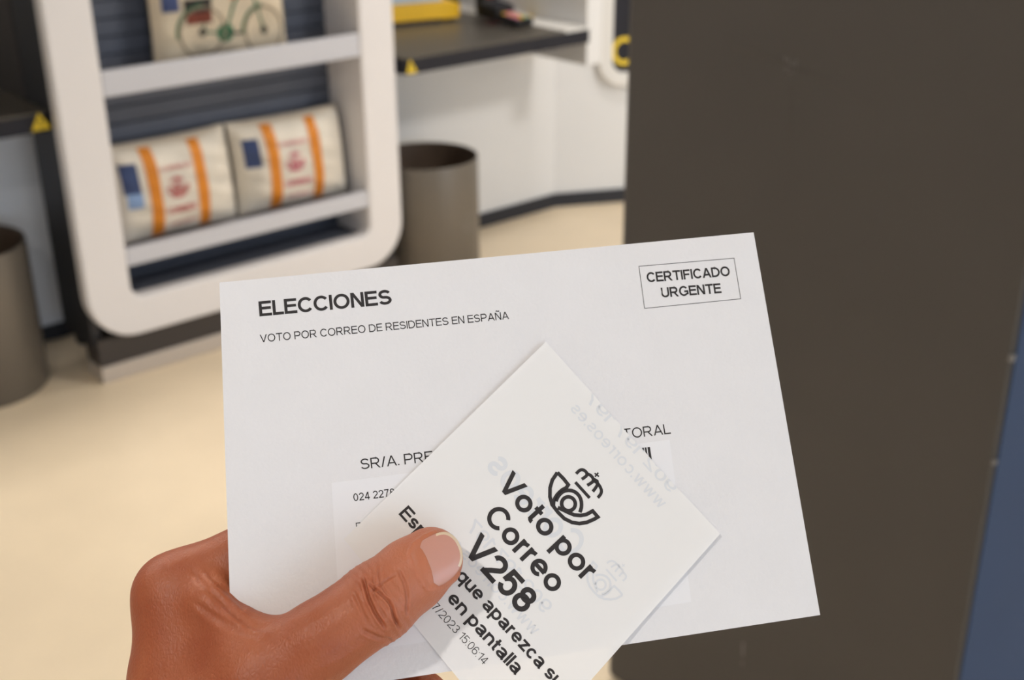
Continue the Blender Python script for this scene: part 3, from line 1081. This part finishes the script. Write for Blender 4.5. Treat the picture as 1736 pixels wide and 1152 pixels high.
ink = Ink()
ink.text('ELECCIONES', -67.43, 46.5, 4.45, 37.66, .185, -.55)
ink.text('VOTO POR CORREO DE RESIDENTES EN ESPAÑA', -67.9, 38.85, 2.28, 71.2, .125, -.64, ref='VOTO POR CORREO DE RESIDENTES EN ESPAÑA')
ink.text('CERTIFICADO', 45.97, 44.75, 3.05, 25.6, .18, -1.4)
ink.text('URGENTE', 49.57, 39.65, 3.05, 18.35, .18, -1.5)
bx = [(44.23, 49.94), (73.66, 49.48), (73.45, 36.78), (43.82, 36.96)]
ink.line(bx, .16, 1, True)
ink.text('SR/A. PRESIDENTE DE LA MESA ELECTORAL', -43.82, -.45, 2.95, 89.17, .12, -.24)
V, F, MI = [], [], []
NA, NB = 28, 20
for off in (0.0, -1.1):
    o = len(V)
    for i in range(NA + 1):
        for j in range(NB + 1):
            a, b = i / NA, j / NB
            u, v = env_uv(a, b)
            e = min(min(a, 1 - a) * NA, min(b, 1 - b) * NB, 1.0)
            w_ = we(u, v) + (off if e > .5 else (-.35 if off == 0 else -.75))
            V.append((u * MM, v * MM, w_ * MM))
    for i in range(NA):
        for j in range(NB):
            q = (o + i * (NB + 1) + j, o + (i + 1) * (NB + 1) + j, o + (i + 1) * (NB + 1) + j + 1, o + i * (NB + 1) + j + 1)
            F.append(q if off == 0 else q[::-1]); MI.append(0)
H = (NA + 1) * (NB + 1)
bd = [(i, 0) for i in range(NA)] + [(NA, j) for j in range(NB)] + [(i, NB) for i in range(NA, 0, -1)] + [(0, j) for j in range(NB, 0, -1)]
bi = [i * (NB + 1) + j for i, j in bd]
for p, q in zip(bi, bi[1:] + bi[:1]):
    F.append((p, p + H, q + H, q)); MI.append(0)
add_ink(V, F, MI, ink, lambda x, y: (x * MM, y * MM, (we(x, y) + .05) * MM))
env = mesh_from('envelope', V, F, MI, [M['paper'], M['ink']])
env.matrix_world = FRAME
tag(env, 'white printed election envelope held up in the hand', 'envelope')

# address label stuck on the envelope
ink = Ink()
ink.text('024 2278', -46.78, -9.0, 2.15, 11.4, .13, .6)
ink.text('DIRECCION', -46.9, -17.2, 2.3, 16.0, .10, .0)
rs = np.random.RandomState(11)
x = -22.4
while x < 38.2:
    b_ = rs.choice([.25, .25, .5, .75])
    ink.poly([(x, -8.1), (x + b_, -8.1), (x + b_ + .03, -3.9), (x + .03, -3.9)])
    x += b_ + rs.choice([.25, .3, .55, .8])
LC = [(-52.31, -3.15), (44.67, -2.5), (43.15, -48.48), (-54.27, -49.11)]
V, F, MI = [], [], []
nl = 12
for i in range(nl + 1):
    for j in range(nl + 1):
        a, b = i / nl, j / nl
        u = (1 - b) * ((1 - a) * LC[0][0] + a * LC[1][0]) + b * ((1 - a) * LC[3][0] + a * LC[2][0])
        v = (1 - b) * ((1 - a) * LC[0][1] + a * LC[1][1]) + b * ((1 - a) * LC[3][1] + a * LC[2][1])
        V.append((u * MM, v * MM, (we(u, v) + .10) * MM))
for i in range(nl):
    for j in range(nl):
        F.append((i * (nl + 1) + j, i * (nl + 1) + j + 1, (i + 1) * (nl + 1) + j + 1, (i + 1) * (nl + 1) + j)); MI.append(0)
o = len(V)
per = [i * (nl + 1) for i in range(nl + 1)] + [nl * (nl + 1) + j for j in range(1, nl + 1)] + [i * (nl + 1) + nl for i in range(nl - 1, -1, -1)] + [j for j in range(nl - 1, 0, -1)]
V += [(V[i][0], V[i][1], V[i][2] - .0001) for i in per]
for k in range(len(per)):
    k2 = (k + 1) % len(per)
    F.append((per[k], per[k2], o + k2, o + k)); MI.append(0)
add_ink(V, F, MI, ink, lambda x, y: (x * MM, y * MM, (we(x, y) + .14) * MM))
lab = mesh_from('address_label', V, F, MI, [M['label_paper'], M['ink']])
lab.parent = env
lab['label'] = 'white stuck-on label with a barcode and numbers'

# queue ticket under the thumb
T0 = (12.82, 29.83)
TA = math.radians(-55.64)
TX, TY = (math.cos(TA), math.sin(TA)), (-math.sin(TA), math.cos(TA))
TC = [(0, 0), (73.69, 0), (79.6, -82.0), (4.46, -79.85)]     # corners in ticket millimetres


def t_lift(x, y):
    a = max(0.0, min(1.0, x / 73.0)); d = max(0.0, min(1.0, -y / 80.0))
    return .45 + 1.0 * a ** 2.4 * (1 - .55 * d) + .9 * (1 - a) ** 3 * (1 - d) ** 2 + .18 * math.sin(5 * a + 3 * d)


def tmap(x, y, off=0.0):
    u, v = T0[0] + x * TX[0] + y * TY[0], T0[1] + x * TX[1] + y * TY[1]
    vv = max(v, -57.4)
    return (u * MM, v * MM, (we(u, vv) + t_lift(x, y) + off) * MM)


ink = Ink()
g = 2
ink.text('902 197 197', 19.76, -2.9, 3.4, 36.3, .15, 0, g, mirror=True)
ink.text('www.correos.es', 19.1, -8.2, 3.6, 38.0, .14, 0, g, mirror=True)
ink.text('Correos', 15.3, -37.6, 8.0, 34.7, .17, .4, g, mirror=True)
emblem(ink, 60.0, -33.6, .72, g, .9, flip=True)
ink.text('902 197 197', 24.3, -53.0, 3.9, 32.0, .15, .6, g, mirror=True)
ink.text('www.correos.es', 22.4, -59.2, 3.4, 36.0, .14, .8, g, mirror=True)
front = Ink()
front.text('Voto por', 21.14, -38.61, 6.4, 36.42, .18, .46)
front.text('Correo', 25.39, -47.51, 6.4, 28.5, .18, .6)
front.text('V258', 28.07, -57.75, 7.3, 24.16, .185, .76)
front.text('Espere a que aparezca su', 9.21, -64.3, 3.7, 56.76, .175, .86, ref='Espere a que aparezca')
front.text('en pantalla', 35.3, -69.75, 3.7, 27.45, .175, .96)
front.text('7/2023 15:06:14', 34.08, -74.28, 2.2, 20.84, .085, 1.03)
emblem(front, 39.95, -24.45, 1.0, 1, 1.1)
V, F, MI = [], [], []
NT = 26
for i in range(NT + 1):
    for j in range(NT + 1):
        a, b = i / NT, j / NT
        x = (1 - b) * ((1 - a) * TC[0][0] + a * TC[1][0]) + b * ((1 - a) * TC[3][0] + a * TC[2][0])
        y = (1 - b) * ((1 - a) * TC[0][1] + a * TC[1][1]) + b * ((1 - a) * TC[3][1] + a * TC[2][1])
        if j == 0:
            y -= .25 * abs(math.sin(i * 2.3)) * (.3 < a < .8)   # torn edge
        V.append(tmap(x, y))
for i in range(NT):
    for j in range(NT):
        F.append((i * (NT + 1) + j, i * (NT + 1) + j + 1, (i + 1) * (NT + 1) + j + 1, (i + 1) * (NT + 1) + j)); MI.append(0)
add_ink(V, F, MI, ink, lambda x, y: tmap(x, min(y, -.1), .03))
add_ink(V, F, MI, front, lambda x, y: tmap(x, y, .07))
tk = mesh_from('queue_ticket', V, F, MI, [M['ticket'], M['ink'], M['ghost']])
tk.matrix_world = FRAME
tag(tk, 'white paper queue ticket printed V258, pinned on the envelope under the thumb', 'ticket')

# ------------------------------------------------------------------ hand: one continuous surface from blended tapered limbs
CH = {
    'thumb': ([(-95.5, -71.1, -8, 17), (-75.2, -54.2, 3.0, 13.2), (-59.6, -45.4, 8.2, 10.7), (-43.6, -37.2, 10.2, 10.4), (-34.0, -31.4, 9.2, 9.6), (-28.3, -28.0, 8.3, 8.7)], 4),
    'index': ([(-97.8, -26.6, -15.5, 10.3), (-68.9, -15.8, -11.5, 9.0), (-47.5, -16.2, -10.2, 8.0), (-32.9, -19.0, -9.3, 7.0)], 3),
    'middle': ([(-97.2, -29.7, -36, 10.5), (-74.6, -25.9, -34, 9.5), (-55.7, -30.2, -19, 8.5), (-42.8, -33.2, -10.5, 7.5)], 3),
    'ring': ([(-96.5, -37.9, -54, 10), (-71.6, -41.5, -48, 9), (-50.7, -45.6, -26, 8), (-39.6, -47.9, -10.5, 7.2)], 3),
    'little': ([(-95.5, -48.8, -70, 9.5), (-69.9, -58.7, -58, 8), (-46.0, -65.0, -28, 7.5), (-33.0, -63.6, -12, 6.8)], 3),
    'palm1': ([(-97.8, -27.5, -16, 10.3), (-99.0, -50, -17, 13.5), (-99.0, -91.8, -26, 17)], 8),
    'palm2': ([(-97.2, -29.7, -36, 10.5), (-100, -60, -38, 13), (-104, -95, -40, 18)], 8),
    'palm3': ([(-96.5, -37.9, -54, 10), (-102, -70, -52, 13), (-106, -98, -46, 18)], 8),
    'palm4': ([(-95.5, -48.8, -70, 9.5), (-104, -78, -62, 13), (-108, -100, -48, 18)], 8),
    'web': ([(-93.0, -35.0, -12, 8.0), (-84.0, -42.5, -6, 7.5), (-75.5, -49.0, 0.5, 8.5)], 8),
    'web3': ([(-87.0, -31.0, -1.5, 4.6), (-81.4, -38.8, 1.8, 5.0), (-75.3, -46.3, 3.4, 6.0)], 8),
    'web2': ([(-95.0, -46.0, -13, 11), (-82.0, -52.0, -5, 10)], 8),
    'arm': ([(-106.3, -99, -40, 24), (-110, -125, -42, 25), (-116.5, -165, -45, 31), (-122, -205, -47, 35)], 12),
    'cmc': ([(-95.5, -71.1, -8, 17), (-104, -98, -32, 21)], 12),
}
FLAT = {'arm': 1.0}


def sdf(X, Y, Z):
    tot = None
    for nm, (pts, k) in CH.items():
        d = None
        for (ax, ay, az, ra), (bx, by, bz, rb) in zip(pts[:-1], pts[1:]):
            dx, dy, dz = bx - ax, by - ay, bz - az
            L2 = dx * dx + dy * dy + dz * dz
            t = np.clip(((X - ax) * dx + (Y - ay) * dy + (Z - az) * dz) / L2, 0, 1)
            q = np.sqrt((X - ax - t * dx) ** 2 + (Y - ay - t * dy) ** 2 + (Z - az - t * dz) ** 2) - (ra + t * (rb - ra))
            d = q if d is None else smin(d, q, 2.0)
        kk = {'thumb': 7.0, 'index': 4.0, 'middle': 3.0, 'ring': 3.0, 'little': 3.0}.get(nm, 9.0)
        tot = d if tot is None else smin(tot, d, kk)
    return tot


def smin(a, b, k):
    h = np.maximum(k - np.abs(a - b), 0) / k
    return np.minimum(a, b) - h * h * k * .25


def surface_nets(lo, hi, st):
    n = [int((h - l) / st) + 1 for l, h in zip(lo, hi)]
    ax = [np.float32(l) + np.arange(k, dtype=np.float32) * np.float32(st) for l, k in zip(lo, n)]
    D = np.empty(n, np.float32)
    for i0 in range(0, n[0], 16):
        X, Y, Z = np.meshgrid(ax[0][i0:i0 + 16], ax[1], ax[2], indexing='ij')
        D[i0:i0 + 16] = sdf(X, Y, Z)
    S = D < 0
    c = [S[i:n[0] - 1 + i, j:n[1] - 1 + j, k:n[2] - 1 + k] for i in (0, 1) for j in (0, 1) for k in (0, 1)]
    cnt = sum(x.astype(np.int8) for x in c)
    act = (cnt > 0) & (cnt < 8)
    idx = -np.ones(act.shape, np.int64)
    I = np.argwhere(act)
    idx[act] = np.arange(len(I))
    acc = np.zeros((len(I), 3)); num = np.zeros(len(I))
    cor = [(i, j, k) for i in (0, 1) for j in (0, 1) for k in (0, 1)]
    for a in range(8):
        for b in range(a + 1, 8):
            ca, cb = np.array(cor[a]), np.array(cor[b])
            if np.abs(ca - cb).sum() != 1:
                continue
            da = D[tuple((I + ca).T)]; db = D[tuple((I + cb).T)]
            m = (da < 0) != (db < 0)
            t = np.where(m, da / np.where(m, da - db, 1), 0)
            acc[m] += (ca + (cb - ca) * t[:, None])[m]; num[m] += 1
    V = (I + acc / num[:, None]) * st + np.array(lo)
    F = []
    for axn in range(3):
        o1, o2 = [a for a in range(3) if a != axn]
        sl0 = [slice(1, -1)] * 3; sl1 = [slice(1, -1)] * 3
        sl0[axn] = slice(0, -1); sl1[axn] = slice(1, None)
        s0, s1 = S[tuple(sl0)], S[tuple(sl1)]
        for flip, mk in ((False, s0 & ~s1), (True, ~s0 & s1)):
            E = np.argwhere(mk)
            E[:, o1] += 1; E[:, o2] += 1
            q = []
            for da, db in ((-1, -1), (0, -1), (0, 0), (-1, 0)):
                Q = E.copy(); Q[:, o1] += da; Q[:, o2] += db
                q.append(idx[tuple(Q.T)])
            q = np.array(q).T
            if flip != (axn == 1):
                q = q[:, ::-1]
            F.append(q)
    return V, np.concatenate(F)


HV, HF = surface_nets((-160, -200, -95), (-12, 2, 26), 0.85)

bm = bmesh.new()
bv = [bm.verts.new(v) for v in HV.tolist()]
for f in HF.tolist():
    if len(set(f)) == 4:
        try:
            bm.faces.new([bv[i] for i in f])
        except ValueError:
            pass
bm.normal_update()
# finer mesh where the skin folds are
es = set()
for f in bm.faces:
    c_ = f.calc_center_median()
    if (-52 < c_.x < -17 and -50 < c_.y < -18 and c_.z > 4) or (-96 < c_.x < -70 and -46 < c_.y < -18 and c_.z > -12):
        es.update(f.edges)
bmesh.ops.subdivide_edges(bm, edges=list(es), cuts=1, use_grid_fill=True, smooth=0)
bm.normal_update()
es = set()
for f in bm.faces:
    c_ = f.calc_center_median()
    if -50 < c_.x < -35 and -48 < c_.y < -27 and c_.z > 6:
        es.update(f.edges)
for _ in range(2):
    bmesh.ops.smooth_vert(bm, verts=bm.verts, factor=.5, use_axis_x=True, use_axis_y=True, use_axis_z=True)
bmesh.ops.smooth_vert(bm, verts=bm.verts, factor=.5, use_axis_x=True, use_axis_y=True, use_axis_z=True)
bmesh.ops.subdivide_edges(bm, edges=list(es), cuts=1, use_grid_fill=True, smooth=0)
bm.normal_update()
bmesh.ops.smooth_vert(bm, verts=bm.verts, factor=.5, use_axis_x=True, use_axis_y=True, use_axis_z=True)
bm.normal_update()

NAIL = [(-33.5, -26.4), (-33.2, -29.1), (-32.3, -32.2), (-30.2, -35.6), (-26.6, -35.3), (-23.0, -33.3), (-20.9, -30.7), (-20.2, -27.7), (-21.2, -24.1), (-23.2, -22.0), (-25.7, -21.7), (-29.5, -22.9), (-32.3, -24.5)]
CREASE = [([(-46.8, -30.8), (-46.2, -35.7), (-44.8, -40.3), (-42.8, -44.0)], 1.05, .42),
          ([(-46.0, -32.5), (-43.2, -35.5), (-40.8, -38.6), (-40.1, -42.0), (-39.2, -44.5)], .9, .40),
          ([(-37.7, -30.0), (-36.2, -36.0), (-36.9, -41.5)], .4, .45),
          ([(-48.5, -44.0), (-45.0, -46.3), (-41.5, -47.5)], .5, .55),
          ([(-45.9, -35.5), (-41.8, -32.9), (-38.6, -31.4)], .3, .36),
          ([(-42.3, -28.6), (-42.8, -32.5), (-41.2, -36.4)], .38, .45),
          ([(-49.5, -34.0), (-48.6, -38.0), (-47.0, -42.0)], .28, .5),
          ([(-43.9, -30.0), (-44.5, -36), (-42.5, -41.5)], .25, .4),
          ([(-92.1, -21.4), (-88.7, -26.1), (-85.1, -30.2), (-81.0, -34.9), (-76.7, -38.9), (-72.9, -40.2)], .55, .8),
          ([(-91.4, -30.4), (-86.4, -34.9), (-81.2, -38.6), (-75.3, -41.6)], .4, .9),
          ([(-88.0, -22.4), (-83.0, -28.0), (-78.5, -33.5)], .4, .8)]
XY = np.array([(v.co.x, v.co.y) for v in bm.verts]); ZZ = np.array([v.co.z for v in bm.verts]); NZ = np.array([v.normal.z for v in bm.verts])


def dist_line(P, pts, closed=False):
    d = np.full(len(P), 1e9)
    tt = np.zeros(len(P))
    n = len(pts)
    for i in range(n if closed else n - 1):
        a, b = np.array(pts[i]), np.array(pts[(i + 1) % n])
        ab = b - a
        t = np.clip(((P - a) @ ab) / (ab @ ab), 0, 1)
        q = np.hypot(*(P - a - t[:, None] * ab).T)
        tt = np.where(q < d, (i + t) / n, tt)
        d = np.minimum(d, q)
    return d, tt


disp = np.zeros(len(XY))
frontmask = (NZ > .05) & (ZZ > -14)
for pts, dep, sg in CREASE:
    # smooth the polyline
    q = []
    for i in range(len(pts) - 1):
        p0, p1, p2, p3 = [np.array(pts[max(0, min(len(pts) - 1, i + o))]) for o in (-1, 0, 1, 2)]
        for t in (0, .25, .5, .75):
            q.append(tuple(.5 * (2 * p1 + (p2 - p0) * t + (2 * p0 - 5 * p1 + 4 * p2 - p3) * t * t + (3 * p1 - p0 - 3 * p2 + p3) * t ** 3)))
    q.append(pts[-1])
    d, tt = dist_line(XY, q)
    fade = np.minimum(1, np.minimum(tt, .97 - tt).clip(0) / .16 + .15)
    disp += np.where(frontmask, (-dep * np.exp(-(d / sg) ** 2) + .35 * dep * np.exp(-((d - 1.7 * sg) / (1.1 * sg)) ** 2)) * fade, 0)
# fine ripples across the thumb knuckle and along its base
ax_ = np.array((.858, .514)); s1 = (XY - np.array((-43, -37))) @ ax_; s2 = (XY - np.array((-43, -37))) @ np.array((-.514, .858))
disp += np.where(frontmask, .10 * np.sin(s1 * 3.1 + .25 * np.sin(s2 * .8) + .9 * np.sin(s2 * .33)) * np.exp(-(s1 / 6.5) ** 2), 0)
disp += np.where(frontmask, .07 * np.sin(s2 * 2.2 + .35 * s1 + .8 * np.sin(s1 * .31)) * np.exp(-((s1 + 17) / 9) ** 2), 0)
# raised rim of skin round the nail, and the bed under it
dn, _t = dist_line(XY, NAIL, True)
inside = np.zeros(len(XY), bool)
j = len(NAIL) - 1
for i in range(len(NAIL)):
    xi, yi = NAIL[i]; xj, yj = NAIL[j]
    c_ = ((yi > XY[:, 1]) != (yj > XY[:, 1])) & (XY[:, 0] < (xj - xi) * (XY[:, 1] - yi) / (yj - yi) + xi)
    inside ^= c_
    j = i
distal = ((XY - np.array((-27, -28.3))) @ np.array((.92, .39))) > 3.5
rim = .42 * np.exp(-((dn - .75) / .55) ** 2)
disp += np.where(frontmask & (ZZ > 4) & ~inside & ~distal & (dn < 3), rim, 0)
disp += np.where(frontmask & (ZZ > 4) & inside, -.35 * np.minimum(1, dn / .8), 0)
for v, dd in zip(bm.verts, disp):
    v.co += v.normal * float(dd)
bmesh.ops.scale(bm, vec=(MM, MM, MM), verts=bm.verts)
hand = obj('hand', bm, M['skin'], None, True)
hand.matrix_world = FRAME
tag(hand, 'tanned hand gripping the white envelope, thumb pressed on the ticket', 'hand')

# thumb nail: shallow curved plate following the thumb tip
e1, e2, NC = np.array((.90, .436)), np.array((-.436, .90)), np.array((-27.0, -28.5))


def nail_w(p, ring):
    c1, c2 = (p - NC) @ e1, (p - NC) @ e2
    base = 17.4 - .17 * c1 - c2 * c2 / (2 * 9.6) - max(0.0, c1 + 1.0) ** 2 / (2 * 22.0) - .012 * min(0, c1) ** 2
    return base


V, F, MI = [], [], []
NR = 8
sm = []
n0 = len(NAIL)
for i in range(n0):
    p0, p1, p2, p3 = [np.array(NAIL[(i + o) % n0]) for o in (-1, 0, 1, 2)]
    for t in (0, .25, .5, .75):
        sm.append(.5 * (2 * p1 + (p2 - p0) * t + (2 * p0 - 5 * p1 + 4 * p2 - p3) * t * t + (3 * p1 - p0 - 3 * p2 + p3) * t ** 3))
ns = len(sm)
V.append((NC[0], NC[1], nail_w(NC, 0)))
fr = [.2, .4, .58, .72, .82, .89, .95, 1.0]
for k, f_ in enumerate(fr):
    for p in sm:
        q = NC + (p - NC) * f_
        V.append((q[0], q[1], nail_w(q, k)))
# lower edge ring to give the plate thickness
for p in sm:
    V.append((p[0], p[1], nail_w(p, 9) - .9))
for i in range(ns):
    F.append((0, 1 + i, 1 + (i + 1) % ns)); MI.append(0)
for k in range(NR):
    for i in range(ns):
        a = 1 + k * ns
        F.append((a + i, a + ns + i, a + ns + (i + 1) % ns, a + (i + 1) % ns))
        mid = (sm[i] - NC) @ e1
        MI.append(1 if (k >= 5 and mid > 3.4) else 0)
nl_ = mesh_from('thumb_nail', [(a * MM, b * MM, c * MM) for a, b, c in V], F, MI, [M['nail'], M['nail_tip']], None, True)
nl_.parent = hand
nl_['label'] = 'pink thumb nail with pale free edge'
